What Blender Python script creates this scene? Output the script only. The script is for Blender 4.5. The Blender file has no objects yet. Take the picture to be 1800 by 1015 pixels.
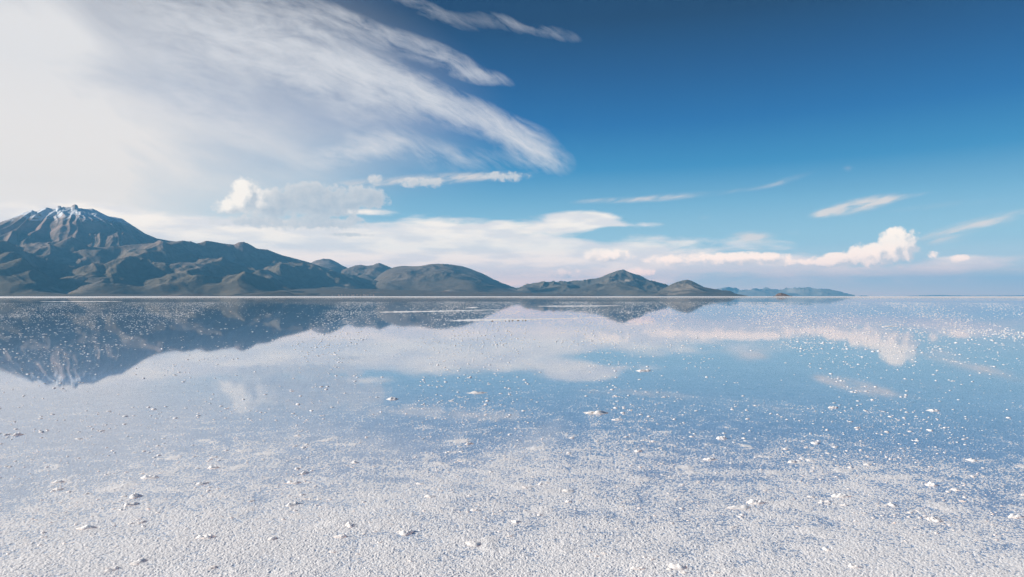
import bpy, math, random
import numpy as np

R = math.radians
random.seed(7)
rng = np.random.default_rng(11)
scn = bpy.context.scene
C = scn.collection

# ------------------------------------------------------------------ camera
F = 1194.0            # focal length in pixels of the 1800 px wide photograph
HOR = 521.0           # horizon row
CAM_H = 1.6
cam_d = bpy.data.cameras.new('camera')
cam_d.sensor_width = 36.0
cam_d.lens = 36.0 * F / 1800.0
cam_d.shift_y = (HOR - 507.5) / 1800.0
cam_d.clip_start = 0.05
cam_d.clip_end = 400000.0
cam = bpy.data.objects.new('camera', cam_d)
cam.location = (0, 0, CAM_H)
cam.rotation_euler = (R(90), 0, 0)
C.objects.link(cam)
scn.camera = cam

# ------------------------------------------------------------------ render / exposure
scn.view_settings.view_transform = 'Standard'
scn.view_settings.look = 'None'
scn.view_settings.exposure = 0.85
scn.view_settings.gamma = 1.0
scn.cycles.max_bounces = 6
scn.cycles.diffuse_bounces = 2
scn.cycles.glossy_bounces = 3
scn.cycles.transparent_max_bounces = 8
scn.cycles.volume_bounces = 0
scn.cycles.use_denoising = True
scn.cycles.sample_clamp_indirect = 4.0
scn.cycles.caustics_reflective = False

# ------------------------------------------------------------------ sun
SUN_AZ = -91.0        # degrees to the left of the view direction
SUN_EL = 20.0
SUN_STR = 5.0
sd = bpy.data.lights.new('sun', 'SUN')
sd.energy = SUN_STR
sd.angle = R(0.5)
sd.color = (1.0, 0.90, 0.78)
sun = bpy.data.objects.new('sun', sd)
a, e = R(SUN_AZ), R(SUN_EL)
sv = (math.sin(a) * math.cos(e), math.cos(a) * math.cos(e), math.sin(e))   # towards the sun
import mathutils
sun.rotation_euler = mathutils.Vector(sv).to_track_quat('Z', 'Y').to_euler()
C.objects.link(sun)

# ------------------------------------------------------------------ node expression helper
class Ex:
    """a node socket with arithmetic"""
    def __init__(self, t, s): self.t, self.s = t, s
    def _m(self, op, b=None, c=None, clamp=False):
        n = self.t.nodes.new('ShaderNodeMath'); n.operation = op; n.use_clamp = clamp
        for i, v in enumerate((self, b, c)):
            if v is None: continue
            if isinstance(v, Ex): self.t.links.new(v.s, n.inputs[i])
            else: n.inputs[i].default_value = v
        return Ex(self.t, n.outputs[0])
    def __add__(s, o): return s._m('ADD', o)
    def __sub__(s, o): return s._m('SUBTRACT', o)
    def __mul__(s, o): return s._m('MULTIPLY', o)
    def __truediv__(s, o): return s._m('DIVIDE', o)
    __radd__ = __add__; __rmul__ = __mul__
    def __rsub__(s, o): return (s * -1.0) + o
    def mx(s, o): return s._m('MAXIMUM', o)
    def mn(s, o): return s._m('MINIMUM', o)
    def pw(s, o): return s._m('POWER', o)
    def clamp(s): return s._m('ADD', 0.0, clamp=True)
    def step(s, lo, hi, a=0.0, b=1.0, kind='SMOOTHSTEP'):
        n = s.t.nodes.new('ShaderNodeMapRange'); n.interpolation_type = kind
        s.t.links.new(s.s, n.inputs[0])
        n.inputs[1].default_value = lo; n.inputs[2].default_value = hi
        n.inputs[3].default_value = a; n.inputs[4].default_value = b
        return Ex(s.t, n.outputs[0])

def mapping(t, vec, loc=(0, 0, 0), rot=0.0, scale=(1, 1, 1), kind='TEXTURE'):
    n = t.nodes.new('ShaderNodeMapping'); n.vector_type = kind
    t.links.new(vec, n.inputs[0])
    n.inputs[1].default_value = loc; n.inputs[2].default_value = (0, 0, rot); n.inputs[3].default_value = scale
    return n.outputs[0]

def fbm(t, vec, scale=1.0, detail=5.0, rough=0.55, dist=0.0, lac=2.0):
    n = t.nodes.new('ShaderNodeTexNoise')
    t.links.new(vec, n.inputs['Vector'])
    n.inputs['Scale'].default_value = scale; n.inputs['Detail'].default_value = detail
    n.inputs['Roughness'].default_value = rough; n.inputs['Distortion'].default_value = dist
    n.inputs['Lacunarity'].default_value = lac
    return Ex(t, n.outputs['Fac'])

def mixc(t, f, ca, cb):
    n = t.nodes.new('ShaderNodeMix'); n.data_type = 'RGBA'
    for sock, v in ((n.inputs[0], f), (n.inputs[6], ca), (n.inputs[7], cb)):
        if isinstance(v, Ex): t.links.new(v.s, sock)
        elif isinstance(v, bpy.types.NodeSocket): t.links.new(v, sock)
        elif isinstance(v, (int, float)): sock.default_value = v
        else: sock.default_value = (v[0], v[1], v[2], 1)
    return n.outputs[2]

def lin(c, k=1.0):
    o = []
    for v in c:
        v /= 255.0
        o.append((v / 12.92 if v <= 0.04045 else ((v + 0.055) / 1.055) ** 2.4) * k)
    return tuple(o)

def ramp(t, fac, stops):
    n = t.nodes.new('ShaderNodeValToRGB')
    t.links.new(fac.s if isinstance(fac, Ex) else fac, n.inputs[0])
    el = n.color_ramp.elements
    while len(el) > 1: el.remove(el[-1])
    el[0].position = stops[0][0]; el[0].color = (*stops[0][1], 1)
    for p, c in stops[1:]:
        k = el.new(p); k.color = (*c, 1)
    return n.outputs[0]

# directions of the sky given as rows / columns of the photograph -> degrees of azimuth / elevation
def AZ(px): return math.degrees(math.atan((px - 900.0) / F))
def EL(px, py): return math.degrees(math.atan((HOR - py) / math.hypot(F, px - 900.0)))

def blob(t, uv, px, py, rx, ry, rot=0.0, soft=0.0):
    """1 in the middle of a soft ellipse of sky, 0 outside; float nodes only, so that the shader stack stays small"""
    u0, v0 = uv
    az_, el_ = AZ(px), EL(px, py)
    sx = (AZ(px + rx) - AZ(px - rx)) / 2
    sy = abs(EL(px, py - ry) - EL(px, py + ry)) / 2
    c, s = math.cos(R(rot)), math.sin(R(rot))
    u = u0._m('MULTIPLY_ADD', c / sx, v0._m('MULTIPLY_ADD', s / sx, -(az_ * c + el_ * s) / sx))
    uu = u * u
    v = u0._m('MULTIPLY_ADD', -s / sy, v0._m('MULTIPLY_ADD', c / sy, (az_ * s - el_ * c) / sy))
    d = v._m('MULTIPLY_ADD', v, uu)
    return d._m('SQRT').step(soft, 1.0, 1.0, 0.0)

def blobs(t, uv, lst, how='ADD'):
    """lst: (weight, px, py, rx, ry, rot, soft)"""
    acc = None
    for b in lst:
        w, p = b[0], b[1:]
        x = blob(t, uv, *p)
        if how == 'ADD': acc = x * w if acc is None else x._m('MULTIPLY_ADD', w, acc)
        else: acc = x * w if acc is None else (x * w).mx(acc)
    return acc

# ------------------------------------------------------------------ world: sky and clouds
world = bpy.data.worlds.new('World'); scn.world = world
world.use_nodes = True
wt = world.node_tree
for n in list(wt.nodes): wt.nodes.remove(n)
out = wt.nodes.new('ShaderNodeOutputWorld')
bg = wt.nodes.new('ShaderNodeBackground'); bg.inputs['Strength'].default_value = 0.1
wt.links.new(bg.outputs[0], out.inputs[0])
sky = wt.nodes.new('ShaderNodeTexSky'); sky.sky_type = 'NISHITA'
sky.sun_disc = False; sky.sun_elevation = R(SUN_EL); sky.sun_rotation = R(SUN_AZ)
sky.altitude = 3600; sky.air_density = 1.0; sky.dust_density = 0.6; sky.ozone_density = 2.0
tc = wt.nodes.new('ShaderNodeTexCoord')
sep = wt.nodes.new('ShaderNodeSeparateXYZ'); wt.links.new(tc.outputs['Generated'], sep.inputs[0])
dx, dy, dz = (Ex(wt, sep.outputs[i]) for i in range(3))
az = dx._m('ARCTAN2', dy) * (180 / math.pi)
el = dz._m('ARCSINE') * (180 / math.pi)
cmb = wt.nodes.new('ShaderNodeCombineXYZ')
wt.links.new(az.s, cmb.inputs[0]); wt.links.new(el.s, cmb.inputs[1])
V = cmb.outputs[0]
EXPO = 2 ** 0.85
K = 10.0 / EXPO    # the background strength is 0.1

# the clear sky, polariser-deep overhead, pale towards the salt horizon
elr = el.step(-2.0, 43.0, kind='LINEAR')
def ep(d): return (d + 2.0) / 45.0
clear = ramp(wt, elr, [(ep(-2), lin((184, 203, 224))), (ep(0), lin((184, 203, 224))), (ep(2.2), lin((176, 203, 224))),
                       (ep(4.5), lin((148, 193, 220))), (ep(7.5), lin((112, 172, 212))), (ep(10.5), lin((42, 132, 190))),
                       (ep(14), lin((0, 98, 166))), (ep(18), lin((0, 72, 132))), (ep(22), lin((0, 44, 90))),
                       (ep(27), lin((0, 40, 84))), (ep(40), lin((4, 44, 90)))])
sc10 = wt.nodes.new('ShaderNodeVectorMath'); sc10.operation = 'SCALE'; sc10.inputs[3].default_value = K
wt.links.new(clear, sc10.inputs[0])
col = mixc(wt, 0.05, sc10.outputs[0], sky.outputs[0])

def W(c, k=1.0): return lin(c, K * k)

# thin bright veil to the left, towards the sun
big = fbm(wt, mapping(wt, V, rot=R(-18), scale=(9, 3.2, 1)), 1.0, 5, 0.55, 0.4)
veil = blobs(wt, (az, el), [(1.15, -300, 330, 900, 640), (0.75, 80, 60, 620, 300), (0.6, 250, 330, 560, 200), (0.38, 560, 150, 420, 230, -20), (0.3, 440, 260, 420, 170)])
veil = (veil * (big * 0.9 + 0.6)).clamp()
col = mixc(wt, veil * 0.97, col, W((233, 231, 231), 1.06))

# high cirrus streaks sweeping down to the right
# the fibres follow arcs round a centre far below on the left
cu, cv = az + 27.0, el + 27.5
crad = (cu * cu + cv * cv)._m('SQRT')
cth = cu._m('ARCTAN2', cv) * (180 / math.pi)
warp = fbm(wt, V, 0.11, 3, 0.5)
cc = wt.nodes.new('ShaderNodeCombineXYZ')
wt.links.new((cth * 0.26).s, cc.inputs[0]); wt.links.new((crad * 1.2 + warp * 3.0).s, cc.inputs[1])
str1 = fbm(wt, cc.outputs[0], 1.0, 8, 0.62, 0.3) * 0.62 + fbm(wt, mapping(wt, V, (2, 5, 0), rot=R(-22), scale=(4.2, 2.2, 1)), 1.0, 7, 0.62, 0.3) * 0.38
cir = blobs(wt, (az, el), [(0.55, 380, 60, 300, 120, -10), (0.5, 560, 110, 260, 95, -16),
       (0.6, 690, 150, 230, 62, -21), (0.62, 800, 190, 190, 48, -25), (0.55, 905, 236, 130, 44, -34), (0.34, 955, 262, 110, 60, -38),
       (0.45, 520, 20, 220, 45, -14), (0.5, 680, 66, 240, 32, -20), (0.42, 800, 100, 160, 26, -22),
       (0.5, 840, 136, 90, 22, -8), (0.36, 740, 12, 190, 30, -18), (0.31, 890, 40, 130, 30, -12),
       (0.3, 985, 60, 80, 26, -14), (0.24, 680, 235, 330, 90, -25), (0.5, 620, 268, 150, 40, 14),
       (0.25, 860, 280, 220, 40, -4), (0.35, 350, 190, 300, 110, -20)])
cir = (cir.mn(1.0) + (str1 - 0.5) * 2.3 * cir.step(0.0, 0.5) * 1.05 - 0.16).step(0.0, 0.95, kind='LINEAR')
cir = cir * (1.15 - cir * 0.25)
col = mixc(wt, cir * 0.86, col, W((232, 232, 235), 1.05))

# fair-weather wisps low on the right
str3 = fbm(wt, mapping(wt, V, rot=R(13), scale=(2.4, 0.5, 1)), 1.0, 6, 0.6, 0.3)
wis = blobs(wt, (az, el), [(0.8, 800, 313, 200, 15, 3), (0.6, 650, 322, 110, 12, 4), (0.5, 640, 372, 90, 9, 2),
       (0.6, 1730, 456, 150, 10, 2), (0.6, 1700, 477, 200, 9, 1), (0.55, 1560, 482, 160, 8, -1), (0.5, 1400, 486, 200, 9, 1), (0.5, 1300, 470, 160, 9),
       (0.6, 1100, 352, 150, 9, 1), (1.0, 1505, 362, 105, 20, 9),
       (0.7, 1455, 375, 45, 12, 8),
       (0.6, 1570, 350, 90, 8, 8),
       (1.0, 1320, 418, 66, 17),
       (0.9, 1710, 398, 170, 18, 13),
       (0.35, 1650, 425, 100, 12, 6),
       (0.3, 1180, 346, 120, 12, 2),
       (0.35, 1380, 318, 80, 9, 14),
       (0.2, 1300, 335, 120, 8, 4),
       (0.25, 1490, 296, 14, 10),
       (0.25, 1240, 382, 22, 8),
       (0.2, 1650, 362, 170, 10, 3)])
wis = (wis * (str3 * 3.0 - 0.75)).step(0.0, 1.0)
col = mixc(wt, wis * 0.85, col, W((232, 226, 224)))

# the long low bank of cloud over the mountains
lown = fbm(wt, mapping(wt, V, (3, 1, 0), scale=(5.5, 1.25, 1)), 1.0, 7, 0.58, 0.25)
bank = blobs(wt, (az, el), [(1.0, 120, 430, 460, 105, 0, .3),
       (1.0, 470, 430, 330, 75, 0, .2),
       (1.0, 800, 440, 330, 92, 0, .2),
       (1.0, 1020, 388, 115, 30, 3, .1),
       (0.5, 1120, 396, 110, 10),
       (0.9, 1020, 470, 300, 62, 0, .2),
       
       (0.6, 640, 372, 90, 12),
       (0.9, 1300, 462, 260, 20, 0),
       (0.5, 1700, 462, 160, 22, 3),
       (0.62, 1450, 480, 560, 44), (0.5, 1250, 430, 330, 40),
       (0.8, 2300, 440, 500, 60),
       (0.9, -800, 400, 900, 160)])
bank = (bank.mn(1.2) + (lown - 0.5) * 1.35)
bcol = mixc(wt, fbm(wt, mapping(wt, V, (5, 9, 0), scale=(4.5, 0.9, 1)), 1.0, 5, 0.5).step(0.38, 0.62), W((214, 215, 221), 1.22), W((236, 232, 227), 1.28))
# right of the mountains the underside of the bank is lavender grey
low_r = az.step(6.0, 20.0) * el.step(1.6, 3.2, 1.0, 0.0)
bcol = mixc(wt, low_r * 0.55, bcol, W((196, 203, 219)))
col = mixc(wt, bank.step(0.28, 0.72) * 0.92, col, bcol)

# cumulus: a node group gives the height of the billows, read twice to light them from the left
g = bpy.data.node_groups.new('billows', 'ShaderNodeTree')
g.interface.new_socket('Vector', in_out='INPUT', socket_type='NodeSocketVector')
g.interface.new_socket('Height', in_out='OUTPUT', socket_type='NodeSocketFloat')
gi = g.nodes.new('NodeGroupInput'); go = g.nodes.new('NodeGroupOutput')
gv = gi.outputs[0]
gs = g.nodes.new('ShaderNodeSeparateXYZ'); g.links.new(gv, gs.inputs[0])
guv = (Ex(g, gs.outputs[0]), Ex(g, gs.outputs[1]))
hsum = blobs(g, guv, [
 (1.15, 430, 340, 46, 46), (1.0, 400, 362, 50, 26), (1.15, 490, 354, 110, 50), (1.25, 570, 356, 120, 52), (1.0, 645, 350, 66, 36),
 (0.95, 560, 392, 150, 24), (0.8, 460, 392, 160, 24), (0.72, 745, 322, 80, 18), (0.62, 665, 316, 34, 20), (0.62, 885, 311, 90, 18),
 (0.85, 615, 413, 70, 7), (1.25, 1582, 434, 66, 50), (1.1, 1532, 448, 76, 36), (0.95, 1475, 457, 80, 20), (0.8, 1410, 462, 80, 13),
 (0.8, 1640, 450, 24, 18), (0.7, 1686, 455, 40, 13), (0.9, 1065, 450, 80, 22), (0.9, 1200, 456, 110, 20), (0.9, 1300, 455, 150, 19),
 (0.8, 1120, 480, 60, 16), (0.7, 985, 480, 60, 20), (0.62, 620, 385, 60, 14)], 'MAX')
fine = fbm(g, gv, 1.5, 6, 0.62, 0.0)
soft_n = fbm(g, gv, 0.5, 2, 0.5, 0.0)
H = hsum + (fine - 0.5) * 1.4 + (soft_n - 0.5) * 1.5
H = H * hsum.step(0.0, 0.3)
g.links.new(H.s, go.inputs[0])
def billow(vec):
    n = wt.nodes.new('ShaderNodeGroup'); n.node_tree = g
    wt.links.new(vec, n.inputs[0]); return Ex(wt, n.outputs[0])
h0 = billow(V)
h1 = billow(mapping(wt, V, (-0.42, 0.30, 0), kind='POINT'))
cmask = h0.step(0.22, 0.68)
lit = ((h0 - h1) * 1.3 + 0.45).clamp()
isl = az.step(AZ(930), AZ(1010), 1.0, 0.0)
head = blobs(wt, (az, el), [(1.3, 428, 338, 70, 52), (0.7, 400, 365, 70, 24), (0.12, 690, 316, 90, 14)])
lit = (lit * 1.25 + 0.02) * (1.0 - isl) + (lit * 0.75 + 0.12) * isl * (head + 0.28)
lit = (lit + 0.2 * (1.0 - h0.step(0.45, 0.85)) * isl).clamp()
ccol = mixc(wt, lit, W((178, 190, 207)), W((246, 243, 238), 1.18))
ccol = mixc(wt, az.step(4, 10) * (lit * 0.6 + 0.25), ccol, W((248, 237, 224), 1.45))
col = mixc(wt, cmask * 0.9, col, ccol)
gain = ramp(wt, el.step(-2.0, 43.0, kind='LINEAR'), [(ep(0), (7.5, 3.4, 1.7)), (ep(1.2), (5.0, 2.7, 1.5)), (ep(2.4), (2.6, 1.8, 1.28)), (ep(4), (1.66, 1.38, 1.12)), (ep(8), (1.3, 1.15, 1.0)), (ep(16), (1.06, 1.02, 0.98)), (ep(30), (1, 1, 1))])
gm = wt.nodes.new('ShaderNodeVectorMath'); gm.operation = 'MULTIPLY'
wt.links.new(col, gm.inputs[0]); wt.links.new(gain, gm.inputs[1])
wt.links.new(gm.outputs[0], bg.inputs['Color'])
world.cycles.sampling_method = 'MANUAL'; world.cycles.sample_map_resolution = 256

# ------------------------------------------------------------------ helpers for meshes, names, labels
def tag(o, label=None, cat=None, group=None, kind=None):
    if label: o['label'] = label
    if cat: o['category'] = cat
    if group: o['group'] = group
    if kind: o['kind'] = kind
    return o

def mesh_np(name, verts, quads=None, tris=None, mat=None, smooth=True, parent=None, link=True):
    me = bpy.data.meshes.new(name)
    nv = len(verts); me.vertices.add(nv)
    me.vertices.foreach_set('co', np.ascontiguousarray(verts, dtype=np.float32).ravel())
    li, starts = [], []
    off = 0
    if quads is not None and len(quads):
        li.append(quads.ravel()); starts.append(np.arange(len(quads)) * 4); off = len(quads) * 4
    if tris is not None and len(tris):
        li.append(tris.ravel()); starts.append(np.arange(len(tris)) * 3 + off)
    li = np.concatenate(li).astype(np.int32); starts = np.concatenate(starts).astype(np.int32)
    me.loops.add(len(li)); me.loops.foreach_set('vertex_index', li)
    me.polygons.add(len(starts)); me.polygons.foreach_set('loop_start', starts)
    if smooth: me.polygons.foreach_set('use_smooth', np.ones(len(starts), dtype=bool))
    me.update(calc_edges=True); me.validate()
    if mat: me.materials.append(mat)
    if not link: return me
    o = bpy.data.objects.new(name, me); C.objects.link(o)
    if parent: o.parent = parent
    return o

def grid_quads(nr, nc):
    i = np.arange(nr - 1)[:, None] * nc + np.arange(nc - 1)[None, :]
    i = i.ravel()
    return np.stack([i, i + 1, i + nc + 1, i + nc], 1)

_perm = rng.permutation(4096)
_ang = rng.random(4096) * 2 * np.pi
_gx, _gy = np.cos(_ang), np.sin(_ang)
def perlin(x, y, seed=0):
    xi = np.floor(x).astype(np.int64); yi = np.floor(y).astype(np.int64)
    xf = x - xi; yf = y - yi
    u = xf * xf * xf * (xf * (xf * 6 - 15) + 10); v = yf * yf * yf * (yf * (yf * 6 - 15) + 10)
    def gr(ix, iy, fx, fy):
        h = _perm[(_perm[(ix + seed * 131) & 4095] + iy + seed * 17) & 4095]
        return _gx[h] * fx + _gy[h] * fy
    a = gr(xi, yi, xf, yf); b = gr(xi + 1, yi, xf - 1, yf)
    c = gr(xi, yi + 1, xf, yf - 1); d = gr(xi + 1, yi + 1, xf - 1, yf - 1)
    return (a + u * (b - a) + v * ((c + u * (d - c)) - (a + u * (b - a)))) * 1.5
def nfbm(x, y, oct=5, seed=0, gain=0.5):
    s = 0; am = 1.0
    for o in range(oct):
        s = s + am * perlin(x, y, seed + o); x = x * 2.03 + 7.1; y = y * 2.03 - 3.3; am *= gain
    return s
def nridge(x, y, oct=5, seed=0, gain=0.5):
    s = 0; am = 1.0; w = 1.0
    for o in range(oct):
        n = 1.0 - np.abs(perlin(x, y, seed + o)); n = n * n * w
        s = s + am * n; w = np.clip(n * 1.6, 0, 1)
        x = x * 2.07 + 3.7; y = y * 2.07 + 9.2; am *= gain
    return s
def sstep(a, b, x):
    t = np.clip((x - a) / (b - a), 0, 1); return t * t * (3 - 2 * t)

# ------------------------------------------------------------------ materials
def new_mat(name):
    m = bpy.data.materials.new(name); m.use_nodes = True
    t = m.node_tree
    for n in list(t.nodes): t.nodes.remove(n)
    o = t.nodes.new('ShaderNodeOutputMaterial')
    return m, t, o

def salt_material(name, base=(0.78, 0.78, 0.78), bump=0.0, wet=0.35, dirt=0.0, glow_through=0.0, depth=False):
    m, t, o = new_mat(name)
    p = t.nodes.new('ShaderNodeBsdfPrincipled')
    geo = t.nodes.new('ShaderNodeNewGeometry')
    n1 = fbm(t, geo.outputs['Position'], 2.2, 6, 0.65)
    n2 = fbm(t, geo.outputs['Position'], 70.0, 3, 0.6)
    f = (n1 * 0.6 + n2 * 0.5 - 0.05).step(0.25, 0.75)
    c = mixc(t, f, tuple(v * 0.86 for v in base), base)
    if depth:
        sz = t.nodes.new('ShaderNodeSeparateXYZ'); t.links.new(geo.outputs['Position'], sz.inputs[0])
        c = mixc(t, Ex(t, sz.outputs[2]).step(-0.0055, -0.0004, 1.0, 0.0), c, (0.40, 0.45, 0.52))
    if dirt: c = mixc(t, fbm(t, geo.outputs['Position'], 9.0, 4, 0.6).step(0.55, 0.7) * dirt, c, (0.30, 0.24, 0.18))
    t.links.new(c, p.inputs['Base Color'])
    p.inputs['Roughness'].default_value = wet
    p.inputs['Specular IOR Level'].default_value = 0.4
    if bump:
        b = t.nodes.new('ShaderNodeBump'); b.inputs['Strength'].default_value = 0.35; b.inputs['Distance'].default_value = bump
        t.links.new(fbm(t, geo.outputs['Position'], 160.0, 3, 0.6).s, b.inputs['Height'])
        t.links.new(b.outputs[0], p.inputs['Normal'])
    if glow_through:      # salt crystals let the low sun bleed through
        p.inputs['Subsurface Weight'].default_value = 0.85
        p.inputs['Subsurface Radius'].default_value = (1.0, 1.0, 1.0)
        p.inputs['Subsurface Scale'].default_value = glow_through
    t.links.new(p.outputs[0], o.inputs[0])
    return m

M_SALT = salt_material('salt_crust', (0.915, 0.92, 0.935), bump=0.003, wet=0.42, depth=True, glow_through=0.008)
M_LUMP = salt_material('salt_lump_white', (0.93, 0.93, 0.93), bump=0.003, wet=0.5, glow_through=0.035)
M_LUMP_D = salt_material('salt_lump_stained', (0.88, 0.87, 0.86), bump=0.003, wet=0.5, dirt=0.7, glow_through=0.03)

# water: a still film, clear where looked down into, a mirror towards the horizon
M_WATER, t, o = new_mat('water_film')
geo = t.nodes.new('ShaderNodeNewGeometry')
fr = t.nodes.new('ShaderNodeFresnel'); bk = Ex(t, geo.outputs['Backfacing']); t.links.new((bk * (1 / 1.62 - 1.62) + 1.62).s, fr.inputs['IOR'])
gl = t.nodes.new('ShaderNodeBsdfGlossy'); gl.inputs['Roughness'].default_value = 0.028
gl.inputs['Color'].default_value = (0.97, 0.98, 1.0, 1)
tr = t.nodes.new('ShaderNodeBsdfTransparent'); tr.inputs['Color'].default_value = (0.71, 0.81, 0.93, 1)
mx = t.nodes.new('ShaderNodeMixShader')
t.links.new(fr.outputs[0], mx.inputs[0]); t.links.new(tr.outputs[0], mx.inputs[1]); t.links.new(gl.outputs[0], mx.inputs[2])
# far out the crust breaks the surface everywhere in crumbs too small to model
ln = t.nodes.new('ShaderNodeVectorMath'); ln.operation = 'LENGTH'; t.links.new(geo.outputs['Position'], ln.inputs[0])
dist = Ex(t, ln.outputs['Value'])
cr = fbm(t, geo.outputs['Position'], 1.3, 3, 0.7)
pat = fbm(t, mapping(t, geo.outputs['Position'], scale=(60, 60, 60)), 1.0, 4, 0.6)
cov = dist.step(120, 520) * 0.16 + dist.step(420, 1300) * 0.26
f = (cr + pat * 0.35 + cov * 0.55).step(0.80, 0.86) * dist.step(70, 160)
df = t.nodes.new('ShaderNodeBsdfDiffuse'); df.inputs['Color'].default_value = (0.80, 0.79, 0.79, 1)
mx2 = t.nodes.new('ShaderNodeMixShader')
t.links.new(f.s, mx2.inputs[0]); t.links.new(mx.outputs[0], mx2.inputs[1]); t.links.new(df.outputs[0], mx2.inputs[2])
t.links.new(mx2.outputs[0], o.inputs[0])

def rock_material(name, low, high, snow_z=None, red=None, scale=1.0, pale=None):
    m, t, o = new_mat(name)
    p = t.nodes.new('ShaderNodeBsdfPrincipled')
    geo = t.nodes.new('ShaderNodeNewGeometry')
    P = geo.outputs['Position']
    sp = t.nodes.new('ShaderNodeSeparateXYZ'); t.links.new(P, sp.inputs[0])
    z = Ex(t, sp.outputs[2])
    n1 = fbm(t, P, 0.0011 * scale, 7, 0.62, 0.4); n2 = fbm(t, P, 0.009 * scale, 5, 0.6)
    c = mixc(t, (z * (1 / 1700.0) + (n1 - 0.5) * 0.9).step(0.1, 0.75), low, high)
    c = mixc(t, n2.step(0.35, 0.7) * 0.55, c, tuple(v * 0.6 for v in low))
    c = mixc(t, n1.step(0.56, 0.66) * 0.5, c, pale or (0.42, 0.34, 0.27))
    if red: c = mixc(t, z.step(700, 1300) * fbm(t, P, 0.0016, 5, 0.6).step(0.42, 0.6) * 0.8, c, red)
    if snow_z:
        st = fbm(t, mapping(t, P, scale=(38, 500, 240)), 1.0, 5, 0.65)
        sn = (z + (st - 0.5) * 650).step(snow_z - 30, snow_z + 60) * fbm(t, P, 0.006, 5, 0.65).step(0.32, 0.48) * z.step(1640, 1720, 1.0, 0.15)
        c = mixc(t, sn * 0.9, c, (0.75, 0.78, 0.82))
    t.links.new(c, p.inputs['Base Color'])
    p.inputs['Roughness'].default_value = 0.95; p.inputs['Specular IOR Level'].default_value = 0.1
    b = t.nodes.new('ShaderNodeBump'); b.inputs['Strength'].default_value = 0.8; b.inputs['Distance'].default_value = 28.0
    t.links.new(fbm(t, P, 0.006 * scale, 6, 0.6).s, b.inputs['Height']); t.links.new(b.outputs[0], p.inputs['Normal'])
    t.links.new(p.outputs[0], o.inputs[0])
    return m
M_VOLC = rock_material('volcano_rock', (0.15, 0.12, 0.08), (0.27, 0.20, 0.165), snow_z=1400, red=(0.40, 0.27, 0.22))
M_HILL = rock_material('hill_rock', (0.14, 0.11, 0.08), (0.26, 0.195, 0.165))
M_DARK = rock_material('range_rock', (0.12, 0.10, 0.075), (0.2, 0.165, 0.13))
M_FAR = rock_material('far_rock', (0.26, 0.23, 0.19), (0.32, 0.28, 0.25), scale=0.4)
M_ISLET = rock_material('islet_rock', (0.20, 0.13, 0.10), (0.20, 0.13, 0.10), scale=8)
M_SHORE = rock_material('shore_soil', (0.13, 0.105, 0.08), (0.16, 0.13, 0.10), scale=2.0, pale=(0.28, 0.2, 0.15))

# ------------------------------------------------------------------ salt flat (bed) : one sheet to the horizon
def rows():
    r = [1.6]
    while r[-1] < 55:
        r.append(r[-1] + max(0.0055, r[-1] ** 2 / 3000.0))
    while r[-1] < 70000:
        r.append(r[-1] * 1.12)
    return np.array([0.02, 0.6, 1.2] + r)
rr = rows()
fine_az = np.radians(np.arange(-43, 43.001, 0.047))
coarse = np.radians(np.linspace(43, 317, 90)[1:-1])
aa = np.concatenate([fine_az, coarse, [fine_az[0] + 2 * np.pi]])
A, RR = np.meshgrid(aa, rr)
X = np.sin(A) * RR; Y = np.cos(A) * RR

def bed_height(x, y, r):
    wx = x + 0.02 * perlin(x * 9, y * 9, 40); wy = y + 0.02 * perlin(x * 9, y * 9, 41)
    g1 = nfbm(wx * 31, wy * 31, 2, 5, 0.6)
    g2 = nfbm(wx * 84, wy * 84, 2, 12, 0.8)
    g3 = nfbm(x * 4.3, y * 4.3, 3, 22)
    g4 = nfbm(x * 0.55, y * 0.55, 3, 32)
    level = np.interp(np.log(r), np.log([2, 4, 5.5, 7.5, 10, 14, 22, 56]), [0.0022, 0.0015, 0.0005, -0.0006, -0.0014, -0.0022, -0.0032, -0.0070])
    amp = 1.0 - 0.45 * sstep(9, 20, r)
    clump = np.clip(nfbm(x * 2.2 + 3, y * 2.2, 4, 52) - 0.45, 0, 1)
    return level + amp * (0.0019 * g2 + 0.0015 * g1 + 0.0009 * g3) + 0.0006 * g4 + 0.014 * clump * clump * (1 - sstep(6.5, 10, r)) + 0.00045 * rng.normal(0, 1, r.shape)
near = RR < 56
Zb = np.full(X.shape, -0.008)
Zb[near] = bed_height(X[near], Y[near], RR[near])
fade = sstep(45, 56, RR); Zb = Zb * (1 - fade) + (-0.008) * fade
# beyond the film of water the crust rises dry
edge_noise = 1 + 0.10 * np.sin(A * 3.1 + 1) + 0.06 * np.sin(A * 11.0)
Zb = Zb + 0.034 * sstep(3400, 4200, RR)
V3 = np.stack([X, Y, Zb], -1).reshape(-1, 3)
q = grid_quads(len(rr), len(aa))
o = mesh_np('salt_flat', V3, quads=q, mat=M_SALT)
tag(o, 'white grainy salt crust running flat to the horizon', 'salt flat', kind='structure')

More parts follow.
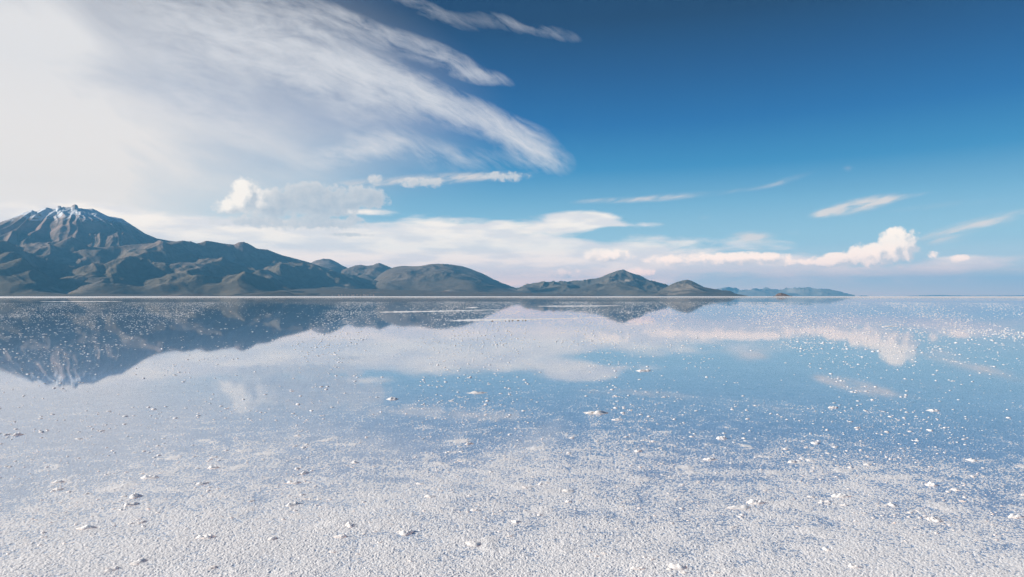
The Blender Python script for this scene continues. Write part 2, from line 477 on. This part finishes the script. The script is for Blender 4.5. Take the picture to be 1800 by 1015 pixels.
# ------------------------------------------------------------------ water sheet
def water_edge(a):       # where the film of water ends, further out to the right
    px = 900 + F * np.tan(np.clip(a, R(-70), R(70)))
    base = np.interp(px, [-800, 0, 500, 900, 1300, 1800, 2600], [760, 860, 1000, 1350, 2000, 2400, 2400])
    return base * (1 + 0.10 * np.sin(a * 23) + 0.06 * np.sin(a * 61 + 2) + 0.03 * np.sin(a * 170))
wa = np.radians(np.linspace(-180, 180, 1441))
frac = np.concatenate([[0.0], np.geomspace(0.0006, 1.0, 60)])
WA, FR = np.meshgrid(wa, frac)
ac = (WA + np.pi) % (2 * np.pi) - np.pi
ED = water_edge(ac)
RW = FR * ED
o = mesh_np('water', np.stack([np.sin(WA) * RW, np.cos(WA) * RW, np.zeros_like(RW)], -1).reshape(-1, 3),
            quads=grid_quads(*WA.shape), mat=M_WATER)
tag(o, 'still shallow water mirroring the sky and mountains', 'water', kind='structure')
# dry shore crust lying just above the water's rim (hides nothing, gives the pale line)
sa = np.radians(np.linspace(-75, 75, 1201)); fr2 = np.array([0.97, 1.0, 1.05, 1.5, 3, 8, 20, 60])
SA, S2 = np.meshgrid(sa, fr2)
RS = np.minimum(water_edge(SA) * S2, 60000.0 + 100 * S2)
ZS = np.array([-0.01, 0.006, 0.02, 0.03, 0.035, 0.035, 0.035, 0.035])[:, None] * np.ones_like(SA)
o = mesh_np('shore', np.stack([np.sin(SA) * RS, np.cos(SA) * RS, ZS], -1).reshape(-1, 3), quads=grid_quads(*SA.shape), mat=M_SALT)
tag(o, 'thin bright line of dry salt shore below the mountains', 'shore', kind='structure')

# ------------------------------------------------------------------ mountains
def relief(name, layers, px0, px1, r0, r1, nc, nr, mat, label, cat, noise=None, seed=0, base=-8.0, spurs=()):
    """layers: (crest [(px, py)...], distance or [(px, D)...], front width, back width, exponent)"""
    px = np.linspace(px0, px1, nc); az_ = np.arctan((px - 900) / F)
    r = np.linspace(r0, r1, nr)
    PX, RD = np.meshgrid(px, r); AZg = np.arctan((PX - 900) / F)
    x = np.sin(AZg) * RD; y = np.cos(AZg) * RD
    H = np.full(PX.shape, base)
    crest_w = np.zeros(PX.shape)
    wob = nfbm(x / 1500.0, y / 1500.0, 3, seed + 60)
    for crest, D, wf, wb, ex in layers:
        cx, cy = zip(*crest)
        Dd = np.interp(px, *zip(*D)) if isinstance(D, (list, tuple)) else np.full(nc, float(D))
        hc = (HOR - np.interp(px, cx, cy)) / np.hypot(F, px - 900) * Dd + CAM_H
        hc = np.where((px < cx[0]) | (px > cx[-1]), base, hc)
        tt = RD - Dd[None, :]
        tn = np.where(tt < 0, -tt / wf, tt / wb)
        tw = np.clip(tn * (1 + 0.28 * wob * np.clip(tn * 3, 0, 1)), 0, 1)
        ks = max(3, int(16 * nc / (px1 - px0)))
        hs_ = np.convolve(np.pad(hc, 3 * ks, mode='edge'), np.hanning(6 * ks + 1) / np.hanning(6 * ks + 1).sum(), mode='valid')
        hs_ = np.minimum(hs_, hc.max()); bl = sstep(0.0, 0.10, tn)
        hc = hc[None, :] * (1 - bl) + hs_[None, :] * bl
        s = (1 - tw) ** ex * 0.75 + 0.25 * (0.5 + 0.5 * np.cos(np.pi * tw))
        h = base + (hc - base) * s
        new = h > H
        crest_w = np.where(new, np.exp(-(tn * 14) ** 2), crest_w)
        H = np.maximum(H, h)
    if noise is not None:
        nz = noise(x, y, H, PX, RD)
        k = (1 - 0.93 * crest_w)
        H = H + nz * k * np.clip((H - base) / 260.0, 0, 1)
    H = np.maximum(H, base)
    # sink the outer rim
    H[0, :] = base; H[-1, :] = base; H[:, 0] = base; H[:, -1] = base
    V_ = np.stack([x, y, H], -1).reshape(-1, 3)
    o = mesh_np(name, V_, quads=grid_quads(nr, nc), mat=mat)
    return tag(o, label, cat, kind='structure')

def volc_noise(x, y, H, PX, RD):
    # gullies running down from the summit, and broad foothill spurs
    cx, cy = math.sin(math.atan((150 - 900) / F)) * 20500, math.cos(math.atan((150 - 900) / F)) * 20500
    th = np.arctan2(y - cy, x - cx); d = np.hypot(x - cx, y - cy)
    wx = x + 500 * nfbm(x / 2200, y / 2200, 3, 71); wy = y + 500 * nfbm(x / 2200, y / 2200, 3, 81)
    gul = nridge(th * 21.0 + 0.5 * nfbm(x / 1500, y / 1500, 3, 91), d / 3000.0, 3, 101, 0.45) - 0.9
    foot = 0.75 * (nridge(wx / 2100.0, wy / 3000.0, 5, 111, 0.40) - 1.05) + 0.35 * nfbm(x / 900, y / 1400, 4, 118)
    mid = sstep(5000, 8800, d)
    return gul * (46 * (1 - mid) + 34) + foot * (60 + 210 * mid) * sstep(0, 420, H)

summit = [(-420, 500), (-250, 455), (-100, 418), (-20, 397), (0, 391), (20, 384), (40, 374), (56, 369.5), (63, 372.5), (70, 369), (81, 365),
          (90, 366.5), (99, 367), (101, 362), (103, 361.6), (107, 362), (108, 365), (112, 363.5), (114, 365), (125, 364.2), (127, 361),
          (132, 359.2), (136, 361), (138, 366), (150, 367.5), (163, 367), (175, 373), (190, 380), (200, 381.5), (215, 385), (235, 398),
          (255, 411), (275, 419.5), (300, 424), (330, 426), (360, 434), (430, 462), (520, 500), (600, 521)]
middle = [(-420, 515), (-200, 470), (0, 448), (90, 440), (200, 432), (300, 426), (322, 422.5), (331, 424), (334, 423), (345, 427), (352, 426),
          (362, 422.3), (380, 425), (400, 429), (412, 429.8), (420, 426), (428, 425), (436, 428), (452, 437), (470, 439), (495, 448),
          (520, 455), (545, 462), (575, 472), (620, 487), (690, 501), (800, 512), (900, 521)]
knob = [(130, 440), (145, 408), (160, 394), (166, 392.5), (175, 400), (195, 420), (215, 440)]
knob2 = [(60, 450), (95, 430), (118, 418), (125, 415.5), (134, 420), (160, 436), (190, 452)]
left_f = [(-200, 440), (-60, 425), (0, 423), (14, 424), (37, 436), (60, 460), (110, 500)]
spur_a = [(120, 500), (170, 470), (200, 457), (215, 454), (228, 454), (260, 470), (330, 497), (380, 515)]
spur_b = [(250, 490), (300, 465), (318, 461), (345, 463), (385, 468), (420, 480), (470, 500), (520, 515)]
spur_c = [(400, 500), (440, 482), (456, 474), (470, 474), (490, 484), (540, 500), (620, 512)]
spur_d = [(-200, 480), (-40, 470), (10, 462), (38, 453), (44, 456), (70, 480), (120, 505)]
relief('mountain', [(summit, 15500, 5600, 5000, 1.35), (middle, [(-400, 13400), (200, 13200), (560, 14300), (900, 15500)], 4000, 4500, 1.5),
                    (knob, 14300, 1500, 1500, 1.3), (knob2, 13300, 1700, 1500, 1.3), (left_f, [(-200, 12600), (110, 11800)], 1800, 1600, 1.2),
                    ([(-60, 440), (30, 402), (48, 384), (63, 370.5), (74, 390), (95, 420)], [(-60, 13500), (30, 14100), (63, 15450), (95, 15300)], 1700, 2500, 1.1),
                    (spur_a, [(120, 11000), (380, 12300)], 1800, 1500, 1.2), (spur_b, [(250, 11400), (520, 12400)], 1600, 1500, 1.2),
                    (spur_c, [(400, 11800), (620, 12600)], 1600, 1500, 1.2), (spur_d, [(-200, 11200), (120, 10700)], 1300, 1500, 1.2)],
       -420, 905, 9600, 20600, 1300, 620, M_VOLC,
       'broad snow-capped volcano with ridged brown foothills at the left', 'mountain', volc_noise, 1)

def soft_noise(sc_, amp):
    def f(x, y, H, PX, RD):
        return (nridge((x + 0.25 * sc_ * nfbm(x / sc_, y / sc_, 2, 7)) / sc_, y / sc_, 5, 131, 0.5) - 1.05) * amp
    return f
relief('hill', [([(528, 470), (545, 463), (556, 457.5), (568, 454.8), (580, 455.3), (592, 461), (602, 467), (612, 471), (650, 492), (700, 515)], 17800, 3600, 3000, 1.1)],
       500, 730, 13500, 21500, 240, 160, M_HILL, 'small rounded blue hill just right of the volcano slope', 'hill', soft_noise(1500, 60), 3)
relief('hill', [([(560, 500), (600, 475), (612, 471), (624, 466.5), (634, 465.3), (645, 467.2), (655, 466), (662, 462.8), (667, 461.8), (675, 465), (690, 471.5), (705, 477), (760, 500), (830, 515)],
                 17000, 3800, 3000, 1.15)],
       550, 850, 12500, 20500, 300, 180, M_HILL, 'double-humped dark hill between the rounded hill and the domed hill', 'hill', soft_noise(1300, 80), 4)
relief('hill', [([(640, 500), (680, 475), (694, 469.5), (708, 467.3), (725, 468), (738, 467.8), (745, 466.5), (758, 464.2), (772, 463.8), (790, 465), (812, 468), (826, 472.5),
                  (840, 478), (855, 485), (868, 492.5), (882, 500), (895, 504.5), (908, 508), (930, 513), (960, 517), (1000, 521)], 15600, 3900, 4200, 0.85)],
       630, 1010, 11200, 20500, 420, 260, M_HILL, 'big smooth domed hill with a pale sunlit left flank', 'hill', soft_noise(1700, 70), 5)
relief('hill', [([(870, 518), (900, 511), (915, 505), (921, 502), (927, 498.8), (933, 500), (948, 497.5), (966, 495.6), (976, 497), (990, 499), (1003, 495), (1010, 493.6),
                  (1026, 494.5), (1030, 496.5), (1042, 492.5), (1056, 489.5), (1072, 481), (1086, 475.6), (1096, 474), (1104, 478), (1116, 482), (1124, 483.5),
                  (1130, 488), (1144, 494.5), (1160, 497.5), (1173, 501), (1190, 511), (1205, 521)], 15200, 3000, 3000, 1.0),
                ([(1000, 520.5), (1020, 515), (1050, 503), (1075, 490), (1096, 475), (1108, 480), (1135, 500), (1150, 516)], [(1000, 12700), (1096, 15200), (1150, 14200)], 1300, 1500, 1.0),
                ([(880, 519), (930, 510), (985, 503), (1010, 500), (1030, 508), (1050, 519)], [(880, 13000), (1030, 14200)], 1200, 1200, 1.0)],
       860, 1215, 11200, 19500, 460, 260, M_DARK, 'blue-shaded pointed mountain range in the centre beyond the water', 'mountain', soft_noise(1000, 120), 6)
relief('hill', [([(1140, 521), (1150, 517), (1165, 508), (1180, 500.5), (1190, 496), (1200, 493), (1209, 491.8), (1216, 494), (1228, 500), (1240, 506.5), (1252, 511.5), (1262, 511),
                  (1275, 510.3), (1284, 511.5), (1292, 516), (1300, 519), (1308, 521)], 12600, 1600, 2200, 1.0),
                ([(1145, 520.5), (1170, 514), (1190, 503), (1203, 493.5), (1208, 500), (1215, 519)], [(1145, 11300), (1203, 12600), (1215, 12300)], 800, 900, 1.0)],
       1132, 1315, 10600, 15500, 300, 200, M_DARK, 'dark cone-shaped hill with a pale left flank and a low tail to the right', 'hill', soft_noise(700, 75), 8)
relief('hill', [([(1235, 519), (1250, 510), (1262, 507), (1275, 505), (1288, 507.5), (1300, 512), (1308, 509.5), (1318, 512), (1328, 513), (1340, 508.5), (1352, 508), (1362, 510),
                  (1378, 508.8), (1392, 508), (1402, 507), (1412, 507), (1419, 504.8), (1428, 507), (1437, 509.5), (1449, 510.5), (1458, 511), (1466, 514), (1480, 516.5),
                  (1492, 517.5), (1499, 521)], 38000, 3500, 5000, 0.9)],
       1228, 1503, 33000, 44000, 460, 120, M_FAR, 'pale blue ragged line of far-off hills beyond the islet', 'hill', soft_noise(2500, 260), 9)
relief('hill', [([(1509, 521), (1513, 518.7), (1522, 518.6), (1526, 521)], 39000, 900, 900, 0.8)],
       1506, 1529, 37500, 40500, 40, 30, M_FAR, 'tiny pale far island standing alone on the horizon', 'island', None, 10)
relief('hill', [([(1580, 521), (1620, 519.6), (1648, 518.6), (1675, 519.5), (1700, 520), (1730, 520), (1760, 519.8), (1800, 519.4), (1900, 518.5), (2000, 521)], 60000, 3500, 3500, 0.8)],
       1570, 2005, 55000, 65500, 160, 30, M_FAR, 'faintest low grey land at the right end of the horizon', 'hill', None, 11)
relief('hill', [([(1362, 521), (1365, 517), (1368, 515.2), (1374, 514.8), (1380, 516.5), (1386, 519.2), (1391, 521)], 7000, 150, 170, 0.7)],
       1358, 1394, 6750, 7300, 70, 50, M_ISLET, 'small dark rocky islet with a reddish left side', 'island', soft_noise(120, 9), 12)

# low brown shore plain under the mountains
def shore_noise(x, y, H, PX, RD): return nfbm(x / 500, y / 500, 4, 141) * 9
relief('terrain', [([(-420, 512), (0, 512), (150, 510), (300, 509), (420, 510), (560, 507.5), (650, 508.5), (750, 511), (850, 513.5), (930, 515.5), (1000, 517.5), (1060, 519.5), (1090, 521)],
                    11300, 2100, 2500, 1.5)],
       -420, 1095, 8900, 14500, 800, 160, M_SHORE, 'low brown plain along the far shore below the mountains', 'plain', shore_noise, 13)
relief('hill', [([(395, 521), (430, 517), (460, 514), (490, 512.6), (503, 513), (515, 517), (527, 521)], 9000, 260, 500, 0.6)],
       390, 532, 8600, 9700, 120, 50, M_DARK, 'low dark hillock at the shore below the volcano', 'hill', None, 14)
relief('hill', [([(275, 521), (300, 518.5), (330, 516.4), (352, 517), (380, 519), (400, 521)], 8900, 250, 400, 0.8)],
       270, 405, 8500, 9500, 120, 50, M_SHORE, 'low rocky rise with pale streaks at the shore', 'hill', soft_noise(90, 10), 15)

# ------------------------------------------------------------------ shore village: tiny adobe houses
def simple_mat(name, c, rough=0.85):
    m, t, o = new_mat(name); p = t.nodes.new('ShaderNodeBsdfPrincipled')
    geo = t.nodes.new('ShaderNodeNewGeometry')
    cc = mixc(t, fbm(t, geo.outputs['Position'], 3.0, 4, 0.6), tuple(v * 0.75 for v in c), c)
    t.links.new(cc, p.inputs['Base Color']); p.inputs['Roughness'].default_value = rough
    t.links.new(p.outputs[0], o.inputs[0]); return m
M_WALL = simple_mat('adobe_wall', (0.62, 0.48, 0.38)); M_ROOF = simple_mat('tin_roof', (0.36, 0.16, 0.12))
def box_np(x0, x1, y0, y1, z0, z1):
    v = np.array([(x, y, z) for z in (z0, z1) for y in (y0, y1) for x in (x0, x1)], float)
    q = np.array([(0, 2, 3, 1), (4, 5, 7, 6), (0, 1, 5, 4), (2, 6, 7, 3), (0, 4, 6, 2), (1, 3, 7, 5)])
    return v, q
bv, bq = box_np(-6, 6, -4, 4, -3, 4.5)
wall_me = mesh_np('wall', bv, quads=bq, mat=M_WALL, smooth=False, link=False)
rv = np.array([(-6.6, -4.8, 4.4), (6.6, -4.8, 4.4), (6.6, 4.8, 4.4), (-6.6, 4.8, 4.4), (-6.6, 0, 7.2), (6.6, 0, 7.2)], float)
roof_me = mesh_np('roof', rv, quads=np.array([(0, 1, 5, 4), (2, 3, 4, 5), (0, 3, 2, 1)]), tris=np.array([(0, 4, 3), (1, 2, 5)]), mat=M_ROOF, smooth=False, link=False)
for i, px in enumerate([584, 596, 601, 607, 613, 619, 622, 628, 634, 640, 643, 647, 652, 657]):
    D = 9300 + 60 * ((i * 7) % 5)
    a_ = math.atan((px - 900) / F)
    e_ = bpy.data.objects.new('house', None); C.objects.link(e_)
    e_.location = (math.sin(a_) * D, math.cos(a_) * D, 12 + (D - 9300) * 0.02)
    e_.rotation_euler = (0, 0, -a_ + 0.2 * math.sin(i * 5))
    s_ = 1.0 + 0.5 * ((i * 3) % 4) / 3; e_.scale = (s_, s_, s_)
    tag(e_, 'tiny adobe house in the far village on the brown shore below the hills', 'house', 'village houses on the far shore')
    for nm, me_ in (('wall', wall_me), ('roof', roof_me)):
        c_ = bpy.data.objects.new(nm, me_); C.objects.link(c_); c_.parent = e_

# ------------------------------------------------------------------ lumps of salt
def lump_mesh(name, w, d, h, seed, mat, res=18, knobs=5):
    """a low, knobbly, irregular crust lump: height field over a disc with a ragged rim"""
    n_r, n_a = res // 2 + 2, res * 2
    rs = np.linspace(0, 1, n_r) ** 0.8; as_ = np.linspace(0, 2 * np.pi, n_a, endpoint=False)
    L_ = np.random.default_rng(seed)
    kx, ky, kh = L_.uniform(-0.65, 0.65, knobs), L_.uniform(-0.5, 0.5, knobs), L_.uniform(0.35, 1.0, knobs)
    rim = 1 + 0.30 * perlin(np.cos(as_) * 1.6 + seed, np.sin(as_) * 1.6 + seed, 3) + 0.15 * perlin(np.cos(as_) * 4 + seed, np.sin(as_) * 4, 4)
    vs = []
    for r_ in rs:
        x = np.cos(as_) * r_ * rim; y = np.sin(as_) * r_ * rim
        z = np.zeros_like(x)
        for a1, b1, c1 in zip(kx, ky, kh):
            z = np.maximum(z, c1 * np.exp(-(((x - a1) / 0.38) ** 2 + ((y - b1) / 0.38) ** 2)))
        z = np.maximum(z, 0.35 * (1 - r_ ** 3)) * (1 - r_ ** 5) + 0.16 * nfbm(x * 3.1 + seed, y * 3.1, 3, 9) * (1 - r_ ** 3)
        ov = 1 + 0.10 * (1 - r_)       # rim slightly undercut
        vs.append(np.stack([x * w / 2, y * d / 2, z * h - (0.25 * h if r_ == rs[-1] else 0)], -1))
    v = np.concatenate(vs)
    qs = []
    for i in range(n_r - 1):
        for j in range(n_a):
            k = (j + 1) % n_a
            qs.append((i * n_a + j, (i + 1) * n_a + j, (i + 1) * n_a + k, i * n_a + k))
    return mesh_np(name, v, quads=np.array(qs), mat=mat, link=False)

def ground_at(px, py):
    d_ = CAM_H * F / (py - HOR)
    return (px - 900) / F * d_, d_

heroes = [
 (1050, 726, 46, 11, 'largest white salt lump, long with two brown hollows, in the middle of the blue water', 1),
 (1130, 652, 27, 6, 'long flat white salt lump beneath the pale cloud reflection right of centre', 1),
 (839, 691, 36, 6, 'thin stained salt lump left of the large brown-hollowed one', 1),
 (690, 702, 20, 7, 'pointed white salt lump near the left end of the blue water', 0),
 (1085, 738, 22, 6, 'ragged cluster of salt just in front of the largest brown-hollowed lump', 0),
 (1328, 884, 30, 13, 'tall rounded white salt lump with a long crust tail in the right foreground', 0),
 (1298, 893, 50, 7, 'long low ridge of salt trailing left from the tall rounded lump', 0),
 (152, 929, 34, 13, 'broad double-topped salt lump in the bottom left foreground', 0),
 (360, 945, 34, 12, 'low twin salt lump in the foreground left of centre', 0),
 (1786, 909, 34, 11, 'white salt lump cut by the right edge of the picture', 0),
 (1480, 873, 34, 10, 'knobbly row of salt lumps right of the tall rounded one', 0),
 (262, 840, 34, 8, 'flat salt lump alone on the pale crust at the left', 0),
 (375, 823, 20, 8, 'small upright salt lump standing on pale crust above the flat one', 0),
 (102, 848, 24, 7, 'small salt lump near the left edge on smooth pale crust', 0),
 (1247, 808, 24, 8, 'bright elongated salt lump where blue water meets the grey crust', 0),
 (1268, 771, 18, 8, 'round bright salt lump upstream of the bright elongated one', 0),
 (598, 944, 26, 10, 'chunky salt lump in the bottom foreground left of centre', 0),
 (1636, 853, 20, 10, 'pair of bright salt knobs touching in the blue at the right', 0),
 (1120, 1000, 30, 12, 'pale salt lump at the bottom edge right of centre', 0),
 (516, 849, 26, 9, 'wind-swept salt lump with a pointed left end on grey crust', 0),
 (1464, 717, 20, 5, 'flat bright salt flake on deep blue water at the right', 0),
 (1640, 722, 22, 6, 'two-part bright salt flake on the deep blue water far right', 0),
]
hero_xy = []
for i, (px, py, wpx, hpx, lab, st) in enumerate(heroes):
    x, y = ground_at(px, py)
    w = wpx / F * y
    pitch = CAM_H / y
    h = max(0.015, hpx / F * y * 0.55)
    d = min(w * 0.9, max(w * 0.4, hpx / F * y * 0.45 / pitch))
    me = lump_mesh('salt_lump', w, d, h, 200 + i, M_LUMP_D if st else M_LUMP, res=30, knobs=7)
    ob = bpy.data.objects.new('salt_lump', me); C.objects.link(ob)
    ob.location = (x, y, 0.0); ob.rotation_euler = (0, 0, R(random.uniform(2, 14)))
    tag(ob, lab, 'salt lump')
    hero_xy.append((x, y, w))

# several hundred smaller lumps: the nearest and largest as individuals
proto = [lump_mesh('salt_lump_shape', 1, 0.8, 0.36, 300 + i, M_LUMP, res=12, knobs=4) for i in range(8)]
zones = [((-43, -14), (3.6, 8.0), 'small white salt lump on the pale crust of the left foreground', 'salt lumps on the left foreground crust', 85),
         ((-14, 14), (3.6, 8.0), 'small white salt lump on the grey grainy crust of the middle foreground', 'salt lumps on the middle foreground crust', 80),
         ((14, 43), (3.6, 8.0), 'small white salt lump on the grey crust of the right foreground', 'salt lumps on the right foreground crust', 95)]
for (a0, a1), (d0, d1), lab, grp, n_ in zones:
    k = 0
    while k < n_:
        if random.random() < 0.45 and k:      # lumps gather in little runs
            x, y = lx + random.gauss(0, 0.07), ly + random.gauss(0, 0.12)
        else:
            aa_ = R(random.uniform(a0, a1)); d_ = math.sqrt(random.uniform(d0 ** 2, d1 ** 2))
            x, y = math.tan(aa_) * d_, d_
        if abs(x) > y * 0.80 or any((x - hx) ** 2 + (y - hy) ** 2 < hw * hw for hx, hy, hw in hero_xy): 
            k += 0.05; continue
        lx, ly = x, y
        ob = bpy.data.objects.new('salt_lump', proto[random.randrange(8)]); C.objects.link(ob)
        w = min(0.115, 0.031 * random.paretovariate(2.0))
        ob.location = (x, y, 0.001); ob.scale = (w, w * random.uniform(0.6, 1.1), w * random.uniform(0.42, 0.8))
        ob.rotation_euler = (0, 0, random.uniform(0, 6.28))
        ax_ = math.degrees(math.atan2(x, y))
        side = 'far left' if ax_ < -24 else 'left' if ax_ < -9 else 'middle' if ax_ < 9 else 'right' if ax_ < 24 else 'far right'
        row_ = 'close to the bottom edge' if y < 4.7 else 'in the foreground' if y < 6.2 else 'further back where water begins'
        size = 'broad' if w > 0.062 else 'fist-sized' if w > 0.043 else 'small'
        tag(ob, '%s white salt lump on grainy crust, %s at the %s' % (size, row_, side), 'salt lump',
            '%s salt lumps %s at the %s' % (size, row_, side)); k += 1

# ------------------------------------------------------------------ crumbs of crust breaking the water (too many to count)
def crumbs(name, xs, ys, ws, hs, mat, label):
    n = len(xs)
    ring = np.linspace(0, 2 * np.pi, 6, endpoint=False)
    V_ = np.zeros((n, 13, 3))
    ph = rng.random((n, 1)) * 6.28
    jr = 1 + 0.35 * (rng.random((n, 6)) - 0.5); asp = rng.uniform(0.45, 1.1, (n, 1))
    cx = np.cos(ring + ph) * jr * ws[:, None] / 2; cy = np.sin(ring + ph) * jr * ws[:, None] / 2 * asp
    V_[:, 0:6, 0] = cx; V_[:, 0:6, 1] = cy; V_[:, 0:6, 2] = -0.004
    jh = rng.uniform(0.5, 0.95, (n, 6))
    V_[:, 6:12, 0] = cx * 0.6; V_[:, 6:12, 1] = cy * 0.6; V_[:, 6:12, 2] = hs[:, None] * jh
    V_[:, 12, 0] = (rng.random(n) - .5) * ws * 0.2; V_[:, 12, 2] = hs * 1.1
    V_[:, :, 0] += xs[:, None]; V_[:, :, 1] += ys[:, None]
    base = (np.arange(n) * 13)[:, None]
    q_ = []; t_ = []
    for j in range(6):
        k = (j + 1) % 6
        q_.append(np.concatenate([base + j, base + k, base + 6 + k, base + 6 + j], 1))
        t_.append(np.concatenate([base + 6 + j, base + 6 + k, base + 12], 1))
    o = mesh_np(name, V_.reshape(-1, 3), quads=np.concatenate(q_), tris=np.concatenate(t_), mat=mat, smooth=True)
    return tag(o, label, 'salt crumbs', kind='stuff')
def scatter(n, r0, r1, amin, amax, w0, w1, clus=0.0):
    a_ = np.radians(rng.uniform(amin, amax, n)); r_ = np.sqrt(rng.uniform(r0 ** 2, r1 ** 2, n))
    x = np.sin(a_) * r_; y = np.cos(a_) * r_
    keep = rng.random(n) < np.clip(0.55 + 1.1 * nfbm(x / (0.06 * r_ + 0.5), y / (0.25 * r_ + 0.5), 2, 161), 0.08, 1)
    x, y = x[keep], y[keep]
    # little strings of crumbs
    m = rng.random(len(x)) < 0.35
    x2 = x[m] + rng.normal(0, 1, m.sum()) * w1 * 2.2; y2 = y[m] + rng.normal(0, 1, m.sum()) * w1 * 3.0
    x = np.concatenate([x, x2]); y = np.concatenate([y, y2])
    w = w0 + (w1 - w0) * rng.random(len(x)) ** 2.6
    return x, y, w
P_ = [scatter(5200, 5.0, 11, -48, 48, 0.008, 0.045), scatter(7000, 9, 26, -50, 50, 0.018, 0.085),
      scatter(22000, 22, 75, -50, 50, 0.035, 0.13), scatter(52000, 60, 200, -48, 48, 0.06, 0.17)]
xs = np.concatenate([p[0] for p in P_]); ys = np.concatenate([p[1] for p in P_]); ws = np.concatenate([p[2] for p in P_])
crumbs('salt_crumbs', xs, ys, ws, ws * rng.uniform(0.08, 0.19, len(ws)), M_LUMP, 'countless white crumbs of salt crust dotting the mirror-like water')
# rough warm patch at the far right
xr, yr = ground_at(1830, 590)
n = 500
xx = xr + rng.normal(0, 1, n) * 1.6; yy = yr + rng.normal(0, 1, n) * 3.0 + (xx - xr) * 0.1
w_ = rng.uniform(0.02, 0.09, n)
crumbs('salt_rubble', xx, yy, w_, w_ * 0.22, M_LUMP, 'rough warm-lit patch of broken crust at the right edge of the water')

# ------------------------------------------------------------------ low salt bars out in the water
def bar(pts, label, hgt=0.03, seed=0):
    """pts: (px, py, half thickness in rows)"""
    n_ = 160
    pts = sorted(pts); pxs = np.linspace(pts[0][0], pts[-1][0], n_)
    pys = np.interp(pxs, [p[0] for p in pts], [p[1] for p in pts]); th = np.interp(pxs, [p[0] for p in pts], [p[2] for p in pts])
    th = th * np.clip(1 + 0.55 * nfbm(pxs / 9.0, pxs * 0 + seed, 3, seed), 0.12, 2)
    th[0] = th[-1] = 0.02
    cols = np.linspace(-1, 1, 9); vs = []
    for c in cols:
        yy_ = CAM_H * F / (pys + c * th - HOR); xx_ = (pxs - 900) / F * yy_
        z = hgt * (1 - abs(c) ** 2.2) * np.clip(th / th.max() * 1.5, 0.1, 1) * (1 + 0.5 * nfbm(xx_ * 2, yy_ * 2, 2, 5)) - 0.004
        vs.append(np.stack([xx_, yy_, z], -1))
    cx_, cy_ = vs[4][:, 0].mean(), vs[4][:, 1].mean()
    V_ = np.concatenate(vs) - np.array([cx_, cy_, 0])
    o = mesh_np('salt_bar', V_, quads=grid_quads(9, n_), mat=M_LUMP); o.location = (cx_, cy_, 0)
    return tag(o, label, 'salt bar')
bar([(668, 549.2, 0.5), (700, 548.6, 1.2), (760, 547.6, 1.1), (820, 546.2, 0.7), (878, 544.6, 0.4)], 'long thin white salt bar crossing the mountain reflection', seed=1)
bar([(790, 564.6, 0.5), (808, 563.6, 1.3), (840, 563.0, 1.8), (880, 562.4, 1.9), (925, 562, 1.5), (960, 560.8, 0.8), (1010, 559.6, 0.6), (1072, 558.4, 0.5)],
    'nearest white salt bar, thickest at its left with dark shade lumps along its front', seed=2)
bar([(818, 541.6, 0.5), (830, 541.0, 1.1), (841, 540.8, 0.6)], 'very short white salt bar above the long thin one', seed=3)
bar([(945, 538.6, 0.3), (970, 538.5, 0.8), (1010, 538.4, 1.0), (1060, 538.0, 0.7), (1090, 537.4, 0.3)], 'farthest white salt bar in front of the central peak', seed=4)
bar([(1553, 574.2, 0.4), (1562, 574, 0.9), (1578, 573.8, 0.4)], 'tiny salt bar in the cloud reflection at the right', seed=5)
bar([(70, 530.6, 0.2), (110, 530.4, 0.5), (180, 530.2, 0.5), (215, 530.2, 0.2)], 'faint salt bar close under the volcano shore', seed=6)
M_SHADE = simple_mat('dark_shade', (0.10, 0.08, 0.065))  # shadow under the bar's front edge, built as dark brown lumps
for i, (px, py, wp) in enumerate([(865, 563.8, 5), (888, 563.6, 3), (895, 563.5, 3), (901, 563.1, 4), (911, 562.9, 5), (919, 563.1, 2.5), (924, 562.7, 4)]):
    x, y = ground_at(px, py + 1.2); w = wp / F * y
    ob = bpy.data.objects.new('mud_clod', lump_mesh('mud_clod', w, 0.3, 0.055, 500 + i, M_SHADE, res=10, knobs=3)); C.objects.link(ob)
    ob.location = (x, y, 0.0)
    tag(ob, 'small dark lump drawn as shade along the front of the nearest salt bar', 'mud clod', 'dark shade lumps along the nearest salt bar')

# ------------------------------------------------------------------ haze
HAZE_DENSITY = 3.2e-5
m, t, o = new_mat('air_haze')
v = t.nodes.new('ShaderNodeVolumePrincipled')
v.inputs['Color'].default_value = (0.18, 0.57, 1.0, 1); v.inputs['Density'].default_value = HAZE_DENSITY
v.inputs['Anisotropy'].default_value = 0.0
t.links.new(v.outputs[0], o.inputs['Volume'])
hv, hq = box_np(-71000, 71000, -71000, 71000, -11, 1960)
o = mesh_np('haze', hv, quads=hq, mat=m, smooth=False)
tag(o, 'thin blue air between the salt flat and the mountains', 'haze', kind='stuff')
